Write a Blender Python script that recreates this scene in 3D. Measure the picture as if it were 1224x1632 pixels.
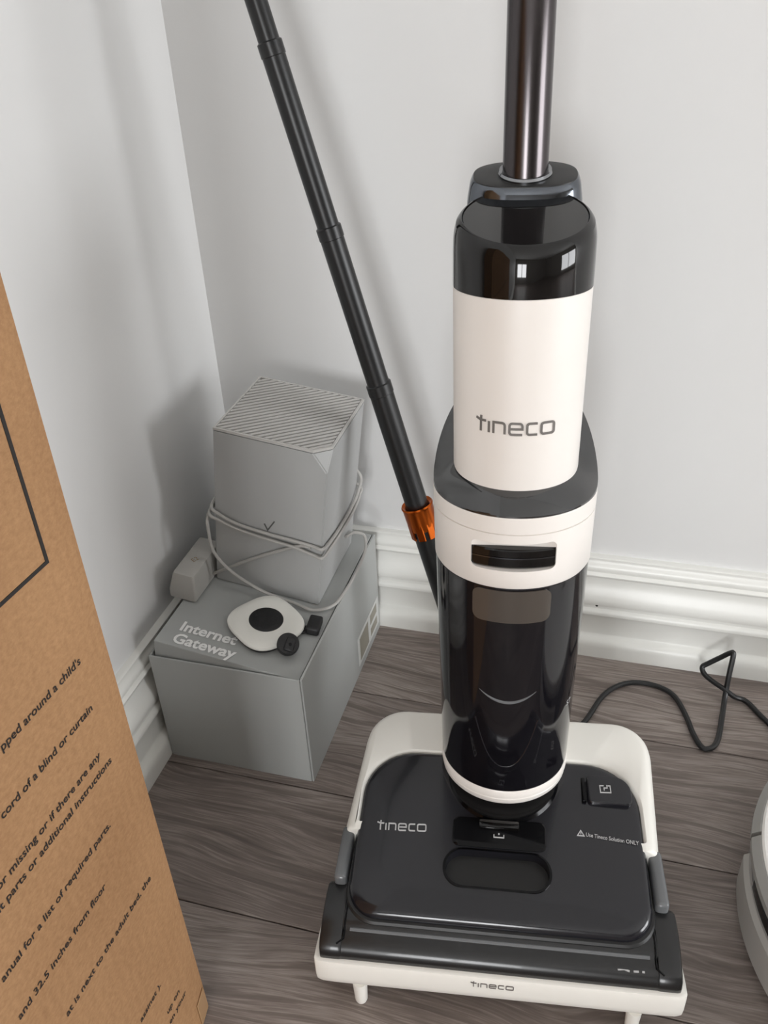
import bpy, bmesh, math, random
from mathutils import Matrix, Vector

random.seed(7)
for o in list(bpy.data.objects):
    bpy.data.objects.remove(o)
scene = bpy.context.scene
COL = scene.collection
PI = math.pi

# ------------------------------------------------------------------ camera
def make_camera():
    f_px, pitch, yaw, roll = 1359.6, .566206, .29378, -.048296
    cp, sp, cy, sy = math.cos(pitch), math.sin(pitch), math.cos(yaw), math.sin(yaw)
    F = Vector((-sy*cp, cy*cp, -sp)); R = Vector((cy, sy, 0)); U = R.cross(F)
    R2 = R*math.cos(roll) + U*math.sin(roll)
    U2 = -R*math.sin(roll) + U*math.cos(roll)
    cam = bpy.data.cameras.new('camera')
    cam.sensor_fit = 'VERTICAL'; cam.sensor_height = 24.0
    cam.lens = f_px/1632*24.0
    cam.clip_start = .02
    o = bpy.data.objects.new('camera', cam); COL.objects.link(o)
    m = Matrix((R2, U2, -F)).transposed().to_4x4()
    m.translation = Vector((.4436, -.8519, .75))
    o.matrix_world = m
    scene.camera = o
make_camera()

# ------------------------------------------------------------------ world, light, exposure
world = bpy.data.worlds.new('world'); scene.world = world
world.use_nodes = True
bg = world.node_tree.nodes['Background']
bg.inputs[0].default_value = (.80, .88, 1.0, 1); bg.inputs[1].default_value = 1.0

def window_light(name, loc, rot, sx, sy, power, col):
    l = bpy.data.lights.new(name, 'AREA'); l.shape = 'RECTANGLE'
    l.size = sx; l.size_y = sy; l.energy = power; l.color = col
    o = bpy.data.objects.new(name, l); COL.objects.link(o)
    o.location = loc; o.rotation_euler = rot
    return o
ROOM_X, ROOM_Y, ROOM_Z = 4.4, -4.9, 2.45
# daylight entering through the window openings of the front and right wall
WIN_FRONT = (.25, 1.35, .20, 1.50)      # x0 x1 z0 z1 in the wall opposite
WIN_RIGHT = (-1.95, -.10, .20, 1.65)    # y0 y1 z0 z1 in the right wall
window_light('daylight_front', ((WIN_FRONT[0]+WIN_FRONT[1])/2, ROOM_Y-.06, (WIN_FRONT[2]+WIN_FRONT[3])/2),
             (PI/2, 0, 0), 1.10, 1.30, 82, (.985, .99, 1.0))
window_light('daylight_right', (ROOM_X+.06, (WIN_RIGHT[0]+WIN_RIGHT[1])/2, (WIN_RIGHT[2]+WIN_RIGHT[3])/2),
             (PI/2, 0, PI/2), 1.85, 1.45, 88, (.985, .99, 1.0))
vs = scene.view_settings
vs.view_transform = 'Standard'; vs.look = 'None'; vs.gamma = 1.0; vs.use_curve_mapping = False
vs.exposure = 0.07

# ------------------------------------------------------------------ materials
def srgb(r, g, b):
    f = lambda c: (c/255/12.92) if c/255 <= .04045 else ((c/255+.055)/1.055)**2.4
    return (f(r), f(g), f(b), 1)

def mat(name, col, rough=.5, metal=0, spec=.5, coat=0, noise=None, bump=None, coat_rough=.03):
    """noise=(scale, amount): slight colour mottling; bump=(scale, strength)"""
    m = bpy.data.materials.new(name); m.use_nodes = True
    nt = m.node_tree; b = nt.nodes['Principled BSDF']
    b.inputs['Base Color'].default_value = col
    b.inputs['Roughness'].default_value = rough
    b.inputs['Metallic'].default_value = metal
    b.inputs['Specular IOR Level'].default_value = spec
    b.inputs['Coat Weight'].default_value = coat
    b.inputs['Coat Roughness'].default_value = coat_rough
    tc = nt.nodes.new('ShaderNodeTexCoord')
    n = nt.nodes.new('ShaderNodeTexNoise')
    nt.links.new(tc.outputs['Object'], n.inputs['Vector'])
    sc, am = noise or (40, .03)
    n.inputs['Scale'].default_value = sc; n.inputs['Detail'].default_value = 4
    mr = nt.nodes.new('ShaderNodeMapRange')
    mr.inputs['To Min'].default_value = 1-am; mr.inputs['To Max'].default_value = 1+am
    nt.links.new(n.outputs['Fac'], mr.inputs['Value'])
    mx = nt.nodes.new('ShaderNodeMix'); mx.data_type = 'RGBA'; mx.blend_type = 'MULTIPLY'
    mx.inputs['Factor'].default_value = 1
    mx.inputs['A'].default_value = col
    nt.links.new(mr.outputs['Result'], mx.inputs['B'])
    nt.links.new(mx.outputs['Result'], b.inputs['Base Color'])
    if bump:
        n2 = nt.nodes.new('ShaderNodeTexNoise'); n2.inputs['Scale'].default_value = bump[0]
        n2.inputs['Detail'].default_value = 3
        nt.links.new(tc.outputs['Object'], n2.inputs['Vector'])
        bp = nt.nodes.new('ShaderNodeBump'); bp.inputs['Strength'].default_value = bump[1]
        bp.inputs['Distance'].default_value = .002
        nt.links.new(n2.outputs['Fac'], bp.inputs['Height'])
        nt.links.new(bp.outputs['Normal'], b.inputs['Normal'])
    return m

def wood_material():
    m = bpy.data.materials.new('floor_wood'); m.use_nodes = True
    nt = m.node_tree; N = nt.nodes; L = nt.links; b = N['Principled BSDF']
    geo = N.new('ShaderNodeNewGeometry'); oi = N.new('ShaderNodeObjectInfo')
    off = N.new('ShaderNodeVectorMath'); off.operation = 'SCALE'
    cmb = N.new('ShaderNodeCombineXYZ')
    L.new(oi.outputs['Random'], cmb.inputs[0]); L.new(oi.outputs['Random'], cmb.inputs[2])
    L.new(cmb.outputs[0], off.inputs[0]); off.inputs['Scale'].default_value = 37.0
    add = N.new('ShaderNodeVectorMath'); add.operation = 'ADD'
    L.new(geo.outputs['Position'], add.inputs[0]); L.new(off.outputs[0], add.inputs[1])
    def noise(scale_vec, detail, rough, dist=0):
        mp = N.new('ShaderNodeMapping'); mp.inputs['Scale'].default_value = scale_vec
        L.new(add.outputs[0], mp.inputs['Vector'])
        n = N.new('ShaderNodeTexNoise'); n.inputs['Scale'].default_value = 1
        n.inputs['Detail'].default_value = detail; n.inputs['Roughness'].default_value = rough
        n.inputs['Distortion'].default_value = dist
        L.new(mp.outputs[0], n.inputs['Vector']); return n
    def math2(op, a, b_, clamp=False):
        t = N.new('ShaderNodeMath'); t.operation = op; t.use_clamp = clamp
        for i, q in enumerate((a, b_)):
            if isinstance(q, (int, float)): t.inputs[i].default_value = q
            else: L.new(q, t.inputs[i])
        return t.outputs[0]
    # bend the grain so that it forms long arches
    nw = noise((2.6, 7.5, 2), 2, .5)
    sep = N.new('ShaderNodeSeparateXYZ'); L.new(add.outputs[0], sep.inputs[0])
    cmb2 = N.new('ShaderNodeCombineXYZ')
    L.new(sep.outputs[0], cmb2.inputs[0]); L.new(sep.outputs[2], cmb2.inputs[2])
    L.new(math2('ADD', sep.outputs[1], math2('MULTIPLY', nw.outputs['Fac'], .10)), cmb2.inputs[1])
    add = cmb2
    g1 = noise((5, 120, 3), 4, .6)            # growth lines
    g2 = noise((20, 520, 14), 3, .65)         # pores
    g3 = noise((4, 10, 3), 4, .6)             # cloudy patches
    ridge = math2('ABSOLUTE', math2('SUBTRACT', g1.outputs['Fac'], .5), 0)
    line = math2('SUBTRACT', 1.0, math2('MULTIPLY', ridge, 13.0), True)
    s = math2('ADD', math2('ADD', math2('MULTIPLY', g1.outputs['Fac'], .30), math2('MULTIPLY', g2.outputs['Fac'], .30)),
              math2('ADD', math2('MULTIPLY', g3.outputs['Fac'], .36), math2('MULTIPLY', line, .085)))
    cr = N.new('ShaderNodeValToRGB'); e = cr.color_ramp.elements
    e[0].position = .34; e[0].color = srgb(98, 90, 85)
    e[1].position = .68; e[1].color = srgb(174, 164, 157)
    k = cr.color_ramp.elements.new(.5); k.color = srgb(126, 115, 109)
    L.new(s, cr.inputs[0])
    # plank to plank tone
    mr = N.new('ShaderNodeMapRange'); mr.inputs['To Min'].default_value = .90; mr.inputs['To Max'].default_value = 1.08
    L.new(oi.outputs['Random'], mr.inputs['Value'])
    mx = N.new('ShaderNodeMix'); mx.data_type = 'RGBA'; mx.blend_type = 'MULTIPLY'; mx.inputs['Factor'].default_value = 1
    L.new(cr.outputs[0], mx.inputs['A']); L.new(mr.outputs[0], mx.inputs['B'])
    L.new(mx.outputs['Result'], b.inputs['Base Color'])
    b.inputs['Roughness'].default_value = .55; b.inputs['Specular IOR Level'].default_value = .35
    bp = N.new('ShaderNodeBump'); bp.inputs['Strength'].default_value = .25; bp.inputs['Distance'].default_value = .001
    L.new(s, bp.inputs['Height']); L.new(bp.outputs[0], b.inputs['Normal'])
    return m

def cardboard_material():
    m = bpy.data.materials.new('cardboard'); m.use_nodes = True
    nt = m.node_tree; N = nt.nodes; L = nt.links; b = N['Principled BSDF']
    tc = N.new('ShaderNodeTexCoord')
    def noise(sv, det, rough):
        mp = N.new('ShaderNodeMapping'); mp.inputs['Scale'].default_value = sv
        L.new(tc.outputs['Object'], mp.inputs['Vector'])
        n = N.new('ShaderNodeTexNoise'); n.inputs['Scale'].default_value = 1
        n.inputs['Detail'].default_value = det; n.inputs['Roughness'].default_value = rough
        L.new(mp.outputs[0], n.inputs['Vector']); return n
    a = noise((30, 220, 330), 4, .7); c = noise((6, 7, 5), 3, .5)
    t = N.new('ShaderNodeMath'); t.operation = 'MULTIPLY_ADD'; t.inputs[1].default_value = .55
    L.new(a.outputs['Fac'], t.inputs[0])
    t2 = N.new('ShaderNodeMath'); t2.operation = 'MULTIPLY'; t2.inputs[1].default_value = .45
    L.new(c.outputs['Fac'], t2.inputs[0]); L.new(t2.outputs[0], t.inputs[2])
    cr = N.new('ShaderNodeValToRGB'); e = cr.color_ramp.elements
    e[0].position = .3; e[0].color = srgb(146, 109, 76)
    e[1].position = .7; e[1].color = srgb(184, 144, 105)
    L.new(t.outputs[0], cr.inputs[0]); L.new(cr.outputs[0], b.inputs['Base Color'])
    b.inputs['Roughness'].default_value = .85; b.inputs['Specular IOR Level'].default_value = .2
    # faint vertical flutes
    wv = N.new('ShaderNodeTexWave'); wv.bands_direction = 'Y'; wv.inputs['Scale'].default_value = 38
    wv.inputs['Distortion'].default_value = 1.0; L.new(tc.outputs['Object'], wv.inputs['Vector'])
    bp = N.new('ShaderNodeBump'); bp.inputs['Strength'].default_value = .12; bp.inputs['Distance'].default_value = .001
    L.new(wv.outputs['Fac'], bp.inputs['Height']); L.new(bp.outputs[0], b.inputs['Normal'])
    return m

M = dict(
    wall=mat('wall_paint', srgb(226, 226, 225), .6, spec=.3, noise=(3, .012), bump=(260, .02)),
    ceiling=mat('ceiling_paint', srgb(238, 238, 236), .8),
    wall_far=mat('unseen_wall_grey', srgb(168, 164, 158), .7, noise=(3, .02)),  # unseen walls, greyed to cut reflections and fill light
    trim=mat('trim_paint', srgb(238, 238, 233), .32, noise=(6, .015)),
    subfloor=mat('subfloor_dark', srgb(38, 33, 30), .9),
    wood=wood_material(),
    card=cardboard_material(),
    ink=mat('print_ink', srgb(34, 30, 28), .7),
    tape=mat('packing_tape', srgb(176, 140, 102), .25),
    white=mat('white_plastic', srgb(238, 233, 227), .35, noise=(10, .008)),
    white2=mat('white_shell_plastic', srgb(238, 236, 229), .4, noise=(12, .01)),
    piano=mat('piano_black', srgb(10, 9, 9), .05, spec=.5),
    smoke=mat('smoked_black', srgb(19, 18, 22), .07, spec=.5, noise=(25, .1)),
    cover=mat('smoked_cover', srgb(25, 25, 30), .16, coat=.1, noise=(60, .06)),
    brush=mat('brush_cover_black', srgb(22, 22, 23), .28, coat=.15, noise=(50, .08)),
    collar=mat('collar_gloss_black', srgb(24, 25, 27), .07, spec=.9, coat=.6),
    satin=mat('satin_black', srgb(28, 28, 28), .45),
    deep=mat('deep_black', srgb(6, 6, 8), .15, spec=.2),
    grey=mat('logo_grey', srgb(112, 108, 104), .4),
    silver=mat('print_silver', srgb(190, 190, 190), .4),
    darkprint=mat('print_dark', srgb(88, 88, 86), .5),
    chrome=mat('dark_chrome', srgb(104, 108, 114), .1, metal=1),
    steel=mat('collar_chrome', srgb(150, 152, 155), .12, metal=1),
    tube=mat('tube_metal', srgb(82, 78, 79), .22, metal=1, noise=(8, .03)),
    mirror=mat('mirror_panel', srgb(92, 86, 80), .14, metal=.35),  # grey-brown base paints in the floor reflected by the panel
    smokegrey=mat('smoked_grey', srgb(104, 106, 108), .2),
    gateway=mat('gateway_plastic', srgb(172, 173, 172), .55, noise=(90, .015)),
    gwvent=mat('gateway_vent', srgb(70, 68, 65), .8),
    gwslat=mat('gateway_slat', srgb(192, 190, 186), .5),
    carton=mat('grey_carton', srgb(166, 168, 166), .55, noise=(20, .015)),
    carton_in=mat('grey_carton_edge', srgb(186, 188, 185), .6),
    sticker=mat('sticker_paper', srgb(205, 206, 203), .6),
    sticker2=mat('sticker_print', srgb(150, 146, 134), .6),
    adapter=mat('adapter_plastic', srgb(172, 170, 165), .5),
    brass=mat('adapter_mark', srgb(140, 118, 84), .5),
    cable=mat('cable_grey', srgb(172, 170, 166), .5),
    puck=mat('puck_white', srgb(236, 235, 228), .4),
    rubber=mat('rubber_black', srgb(24, 24, 25), .5, bump=(300, .2)),
    text_white=mat('text_white', srgb(238, 238, 236), .6),
    cord=mat('cord_black', srgb(24, 25, 26), .4),
    copper=mat('copper_band', srgb(190, 92, 32), .22, metal=1),
    pole=mat('pole_black', srgb(17, 18, 19), .36, noise=(30, .08)),
    robot=mat('robot_grey', srgb(150, 150, 147), .4),
    robot_dark=mat('robot_dark', srgb(96, 96, 95), .35),
    robot_bump=mat('robot_bumper', srgb(170, 168, 164), .45),
    robot_top=mat('robot_white', srgb(242, 242, 240), .2),
    glass=mat('window_bar_paint', srgb(236, 236, 232), .4),
)

# ------------------------------------------------------------------ mesh helpers
def link(name, me, material, parent=None, angle=32):
    o = bpy.data.objects.new(name, me); COL.objects.link(o)
    if material is not None and len(me.materials) == 0:
        me.materials.append(material)
    if angle:
        me.polygons.foreach_set('use_smooth', [True]*len(me.polygons))
        me.set_sharp_from_angle(angle=math.radians(angle))
    if parent: o.parent = parent
    return o

def from_bm(name, bm, material, parent=None, angle=32, fix=True):
    if fix: bmesh.ops.recalc_face_normals(bm, faces=bm.faces[:])
    me = bpy.data.meshes.new(name); bm.to_mesh(me); bm.free()
    return link(name, me, material, parent, angle)

def from_py(name, v, f, material, parent=None, angle=32, mx=None):
    bm = bmesh.new()
    vs_ = [bm.verts.new(mx @ Vector(p) if mx else Vector(p)) for p in v]
    for q in f:
        try: bm.faces.new([vs_[i] for i in q])
        except ValueError: pass
    return from_bm(name, bm, material, parent, angle)

def loft(name, rings, material, parent=None, mx=None, cap0=True, cap1=True, closed=False, angle=32):
    n = len(rings[0]); v = [p for r in rings for p in r]; f = []
    m = len(rings)
    for i in range(m if closed else m-1):
        a, b_ = i*n, ((i+1) % m)*n
        for j in range(n):
            k = (j+1) % n
            f.append((a+j, a+k, b_+k, b_+j))
    if not closed:
        if cap0: f.append(tuple(range(n-1, -1, -1)))
        if cap1: f.append(tuple(range((m-1)*n, m*n)))
    return from_py(name, v, f, material, parent, angle, mx)

def circ(r, z, cx=0, cy=0, ry=None, n=72, tilt=0, a0=0):
    ry = r if ry is None else ry
    return [(cx+r*math.cos(a0+2*PI*i/n), cy+ry*math.sin(a0+2*PI*i/n),
             z+ry*math.sin(a0+2*PI*i/n)*math.tan(tilt)) for i in range(n)]

def lathe(name, prof, material, parent=None, mx=None, n=72, closed=False, angle=32, cy=0):
    return loft(name, [circ(r, z, n=n, cy=cy) for r, z in prof], material, parent, mx, closed=closed, angle=angle)

def rr(x0, x1, y0, y1, rad, n=8):
    """rounded rectangle outline, rad = (x1y1, x0y1, x0y0, x1y0) or a number"""
    if not isinstance(rad, (tuple, list)): rad = (rad,)*4
    P = []
    for (cx, cy, a, r) in ((x1, y1, 0, rad[0]), (x0, y1, PI/2, rad[1]), (x0, y0, PI, rad[2]), (x1, y0, 1.5*PI, rad[3])):
        sx = -1 if cx == x1 else 1; sy = -1 if cy == y1 else 1
        for i in range(n+1):
            t = a+PI/2*i/n
            P.append((cx+sx*r+r*math.cos(t), cy+sy*r+r*math.sin(t)))
    return P

def rbox(name, size, material, parent=None, loc=(0, 0, 0), bev=.002, seg=2, mx=None, rot=None):
    bm = bmesh.new(); bmesh.ops.create_cube(bm, size=1)
    for v in bm.verts: v.co = Vector((v.co.x*size[0], v.co.y*size[1], v.co.z*size[2]))
    if bev: bmesh.ops.bevel(bm, geom=bm.edges[:], offset=bev, segments=seg, affect='EDGES', profile=.5)
    T = Matrix.Translation(loc)
    if rot: T = T @ rot
    if mx: T = mx @ T
    bmesh.ops.transform(bm, matrix=T, verts=bm.verts[:])
    return from_bm(name, bm, material, parent)

def catmull(P, sub=6, closed=False):
    P = [Vector(p) for p in P]; out = []; n = len(P)
    for i in range(n if closed else n-1):
        p1, p2 = P[i], P[(i+1) % n]
        p0 = P[(i-1) % n] if (closed or i > 0) else p1*2-p2
        p3 = P[(i+2) % n] if (closed or i+2 < n) else p2*2-p1
        for k in range(sub):
            t = k/sub
            out.append(.5*((2*p1)+(p2-p0)*t+(2*p0-5*p1+4*p2-p3)*t*t+(3*p1-p0-3*p2+p3)*t**3))
    if not closed: out.append(P[-1])
    return out

def tube_bm(bm, path, r, n=8, mx=None, closed=False):
    path = [Vector(p) for p in path]; m = len(path); rings = []
    up = None
    for i, p in enumerate(path):
        a = path[(i-1) % m] if (closed or i > 0) else p
        c = path[(i+1) % m] if (closed or i < m-1) else p
        t = (c-a).normalized()
        if up is None:
            up = Vector((0, 0, 1)) if abs(t.z) < .9 else Vector((1, 0, 0))
        x = t.cross(up)
        if x.length < 1e-6: x = t.orthogonal()
        x.normalize(); y = x.cross(t); up = y
        rr_ = r(i/(m-1)) if callable(r) else r
        rings.append([bm.verts.new((mx @ q) if mx else q) for q in
                      (p+x*rr_*math.cos(2*PI*k/n)+y*rr_*math.sin(2*PI*k/n) for k in range(n))])
    for i in range(m if closed else m-1):
        A, B = rings[i], rings[(i+1) % m]
        for k in range(n):
            bm.faces.new((A[k], A[(k+1) % n], B[(k+1) % n], B[k]))
    if not closed:
        bm.faces.new(rings[0][::-1]); bm.faces.new(rings[-1])

def tube(name, path, r, material, parent=None, n=8, mx=None, closed=False):
    bm = bmesh.new(); tube_bm(bm, path, r, n, mx, closed)
    return from_bm(name, bm, material, parent)

def ribbon_bm(bm, pts, w, mapf, closed=False, h=.0003, step=None):
    """flat stroke of width w along a 2D polyline, raised by h; mapf(x, y, height) -> point"""
    P = [Vector(p) for p in pts]
    if step:
        Q = []
        m = len(P)
        for i in range(m if closed else m-1):
            a, b_ = P[i], P[(i+1) % m]; k = max(1, int((b_-a).length/step))
            Q += [a.lerp(b_, j/k) for j in range(k)]
        if not closed: Q.append(P[-1])
        P = Q
    m = len(P); L = []
    for i, p in enumerate(P):
        a = P[(i-1) % m] if (closed or i > 0) else None
        c = P[(i+1) % m] if (closed or i < m-1) else None
        d1 = (p-a).normalized() if a is not None else None
        d2 = (c-p).normalized() if c is not None else None
        d = (d1 or d2) if (d1 is None or d2 is None) else (d1+d2)
        if d.length < 1e-6: d = d2
        d = d.normalized(); nrm = Vector((-d.y, d.x))
        k = 1
        if d1 is not None and d2 is not None:
            k = 1/max(.5, d.dot(d2))
        L.append((p+nrm*w/2*k, p-nrm*w/2*k))
    vt = [(bm.verts.new(mapf(a.x, a.y, h)), bm.verts.new(mapf(b_.x, b_.y, h))) for a, b_ in L]
    vb = [(bm.verts.new(mapf(a.x, a.y, -h)), bm.verts.new(mapf(b_.x, b_.y, -h))) for a, b_ in L]
    for i in range(m if closed else m-1):
        j = (i+1) % m
        bm.faces.new((vt[i][0], vt[i][1], vt[j][1], vt[j][0]))
        bm.faces.new((vt[i][0], vt[j][0], vb[j][0], vb[i][0]))
        bm.faces.new((vt[i][1], vb[i][1], vb[j][1], vt[j][1]))
    if not closed:
        for i in (0, m-1):
            bm.faces.new((vt[i][0], vb[i][0], vb[i][1], vt[i][1]))

# ---- the word mark, drawn stroke by stroke (unit = x height)
def arc(cx, cy, r, a0, a1, n=4):
    return [(cx+r*math.cos(math.radians(a0+(a1-a0)*i/n)), cy+r*math.sin(math.radians(a0+(a1-a0)*i/n))) for i in range(n+1)]
def wordmark():
    S = []
    S.append(([(.05, 1.18), (.42, 1.02), (.60, 1.0), (1.02, 1.0)], False))
    S.append(([(.55, 1.42), (.52, 1.0), (.52, 0)], False))
    S.append(([(1.30, 0), (1.30, 1)], False))
    S.append(([(1.72, 0), (1.72, 1), (2.35, 1)]+arc(2.45, .75, .25, 80, 0)+[(2.70, 0)], False))
    S.append(([(3.10, .5), (4.18, .5), (4.18, .75)]+arc(3.95, .78, .22, 0, 90)[1:]+arc(3.32, .78, .22, 90, 180)
              + arc(3.32, .22, .22, 180, 270)+[(4.18, 0)], False))
    S.append(([(5.45, 1)]+arc(4.80, .78, .22, 90, 180)+arc(4.80, .22, .22, 180, 270)+[(5.45, 0)], False))
    S.append((arc(6.75, .78, .22, 0, 90)+arc(6.02, .78, .22, 90, 180)+arc(6.02, .22, .22, 180, 270)+arc(6.75, .22, .22, 270, 360), True))
    return S
def wordmark_obj(name, mapf, scale, material, parent, weight=.17, h=.0003, step=None):
    bm = bmesh.new()
    for pts, closed in wordmark():
        ribbon_bm(bm, [((x-3.5)*scale, (y-.5)*scale) for x, y in pts], weight*scale, mapf, closed, h, step)
    return from_bm(name, bm, material, parent, 0)

def text_mesh(body, size, bold=0, space=1.0):
    cu = bpy.data.curves.new('lettering', 'FONT'); cu.body = body; cu.size = size
    cu.offset = bold; cu.space_character = space; cu.resolution_u = 3; cu.fill_mode = 'FRONT'
    ob = bpy.data.objects.new('lettering', cu); COL.objects.link(ob)
    bpy.context.view_layer.update()
    dg = bpy.context.evaluated_depsgraph_get()
    me = bpy.data.meshes.new_from_object(ob.evaluated_get(dg))
    bpy.data.objects.remove(ob); bpy.data.curves.remove(cu)
    return me
def text_obj(name, body, size, mapf, material, parent, align='L', bold=0, space=1.0, sx=1.0):
    me = text_mesh(body, size, bold, space)
    xs = [v.co.x for v in me.vertices]; x0, x1 = min(xs), max(xs)
    ref = {'L': x0, 'R': x1, 'C': (x0+x1)/2}[align]
    for v in me.vertices: v.co = mapf((v.co.x-ref)*sx, v.co.y, 0)
    me.materials.clear(); me.update()
    return link(name, me, material, parent, 0)

def boolean_cut(o, cutter):
    md = o.modifiers.new('cut', 'BOOLEAN'); md.operation = 'DIFFERENCE'; md.solver = 'EXACT'; md.object = cutter
    bpy.context.view_layer.update()
    dg = bpy.context.evaluated_depsgraph_get()
    me = bpy.data.meshes.new_from_object(o.evaluated_get(dg))
    o.modifiers.remove(md); old = o.data; o.data = me; bpy.data.meshes.remove(old)
    bpy.data.objects.remove(cutter)
    me.polygons.foreach_set('use_smooth', [True]*len(me.polygons)); me.set_sharp_from_angle(angle=math.radians(32))

def thing(name, label, cat, mx=None, group=None):
    o = bpy.data.objects.new(name, None); COL.objects.link(o)
    o.empty_display_size = .05
    o['label'] = label; o['category'] = cat
    if group: o['group'] = group
    if mx is not None: o.matrix_world = mx
    return o
def tag(o, label, cat):
    o['label'] = label; o['category'] = cat; return o
def struct(o):
    o['kind'] = 'structure'; return o

# ------------------------------------------------------------------ the room
WALL = .022                       # wall faces lie this far behind the baseboard fronts
def slab(name, lo, hi, material, parent=None):
    c = [(a+b_)/2 for a, b_ in zip(lo, hi)]; s = [b_-a for a, b_ in zip(lo, hi)]
    return rbox(name, s, material, parent, c, bev=0)
struct(slab('wall_left', (-WALL-.1, ROOM_Y-.1, -.03), (-WALL, WALL+.1, ROOM_Z), M['wall']))
struct(slab('wall_back', (-WALL, WALL, -.03), (ROOM_X+.1, WALL+.1, ROOM_Z), M['wall']))
struct(slab('ceiling', (-WALL-.1, ROOM_Y-.1, ROOM_Z), (ROOM_X+.1, WALL+.1, ROOM_Z+.05), M['ceiling']))

def wall_with_opening(name, axis, pos, lo, hi, a0, a1, z0, z1):
    bm = bmesh.new()
    def add(u0, u1, w0, w1):
        r = bmesh.ops.create_cube(bm, size=1)['verts']
        for v in r:
            u = u0 if v.co.x < 0 else u1; w = w0 if v.co.z < 0 else w1; d = pos if v.co.y < 0 else pos+(.1 if axis == 'x' else -.1)
            v.co = (u, d, w) if axis == 'y' else (d, u, w)
    add(lo, hi, -.03, z0); add(lo, hi, z1, ROOM_Z); add(lo, a0, z0, z1); add(a1, hi, z0, z1)
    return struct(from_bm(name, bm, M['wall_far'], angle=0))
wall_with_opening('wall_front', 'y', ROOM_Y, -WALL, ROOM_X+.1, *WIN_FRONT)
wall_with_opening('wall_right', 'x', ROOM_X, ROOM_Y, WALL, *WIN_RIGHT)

def window_frame(name, axis, pos, a0, a1, z0, z1):
    e = bpy.data.objects.new(name, None); COL.objects.link(e); e['kind'] = 'structure'
    def bar(n, u0, u1, w0, w1):
        if axis == 'y': slab(n, (u0, pos-.03, w0), (u1, pos+.012, w1), M['glass'], e)
        else: slab(n, (pos-.012, u0, w0), (pos+.03, u1, w1), M['glass'], e)
    t = .05
    bar('window_frame', a0-t, a0+.02, z0-t, z1+t); bar('window_frame', a1-.02, a1+t, z0-t, z1+t)
    bar('window_frame', a0, a1, z0-t, z0+.02); bar('window_frame', a0, a1, z1-.02, z1+t)
    mid = (a0+a1)/2; bar('window_bar', mid-.03, mid+.03, z0, z1)
window_frame('window_1', 'y', ROOM_Y, *WIN_FRONT)
window_frame('window_2', 'x', ROOM_X, *WIN_RIGHT)

# floor: single planks with a fine recessed joint between them
PLANK_W, PLANK_L, GAP = .154, 1.22, .0011
floor = struct(slab('floor', (-WALL, ROOM_Y, -.03), (ROOM_X, WALL, -.003), M['subfloor']))
_pl = {}
def plank_mesh(l, w):
    k = (round(l, 4), round(w, 4))
    if k not in _pl:
        bm = bmesh.new(); bmesh.ops.create_cube(bm, size=1)
        for v in bm.verts: v.co = Vector((v.co.x*(l-GAP), v.co.y*(w-GAP), v.co.z*.006))
        top = [e for e in bm.edges if all(v.co.z > 0 for v in e.verts)]
        bmesh.ops.bevel(bm, geom=top, offset=.0008, segments=1, affect='EDGES')
        me = bpy.data.meshes.new('plank'); bm.to_mesh(me); bm.free(); me.materials.append(M['wood']); _pl[k] = me
    return _pl[k]
y_hi = .027
STARTS = [.42, -.45, .80, -.30, .15]
row = 0
while y_hi > ROOM_Y+.001:
    y_lo = max(y_hi-PLANK_W, ROOM_Y); top = min(y_hi, WALL)
    x = STARTS[row % 5]-PLANK_L
    while x < ROOM_X:
        xa, xb = max(x, -WALL), min(x+PLANK_L, ROOM_X)
        if xb-xa > .02:
            o = bpy.data.objects.new('plank', plank_mesh(xb-xa, top-y_lo)); COL.objects.link(o)
            o.location = ((xa+xb)/2, (top+y_lo)/2, -.003); o.parent = floor
        x += PLANK_L
    y_hi -= PLANK_W; row += 1

# baseboard: moulded profile (distance from the wall, height)
PROFILE = [(0, 0), (.022, 0), (.022, .016), (.0212, .021), (.019, .0255), (.0155, .0285), (.0125, .030), (.0115, .0315),
           (.0115, .058), (.0135, .0605), (.0158, .0625), (.0162, .066), (.0148, .0695), (.0125, .0715), (.0120, .076), (.0145, .0775),
           (.0155, .081), (.0150, .087), (.0130, .093), (.0105, .099), (.0082, .104), (.0070, .110), (.0068, .1155),
           (.0105, .1165), (.0128, .1185), (.0132, .121), (.0118, .1232), (.0100, .1245), (.0108, .1262), (.0112, .130), (.0096, .1345),
           (.0066, .1375), (.0062, .1400), (.0085, .1412), (.0085, .1435), (.0060, .1450), (0, .1450)]
def baseboard(name, kind):
    n = len(PROFILE); v = []
    if kind == 'back':      # mitred into the corner at x = -WALL
        v += [(-WALL+d, WALL-d, z) for d, z in PROFILE]+[(ROOM_X, WALL-d, z) for d, z in PROFILE]
    else:
        v += [(-WALL+d, WALL-d, z) for d, z in PROFILE]+[(-WALL+d, ROOM_Y, z) for d, z in PROFILE]
    f = [(i, (i+1) % n, n+(i+1) % n, n+i) for i in range(n)]+[tuple(range(n)), tuple(range(2*n-1, n-1, -1))]
    return struct(from_py(name, v, f, M['trim'], angle=40))
bb = baseboard('baseboard_back', 'back')
lathe('nail_mark', [(.0016, 0), (.0016, .0004), (.0008, .0006)], M['deep'], bb, Matrix.Translation((.452, WALL-.0118, .075)) @ Matrix.Rotation(PI/2, 4, 'X'), n=12)
baseboard('baseboard_left', 'left')

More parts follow.
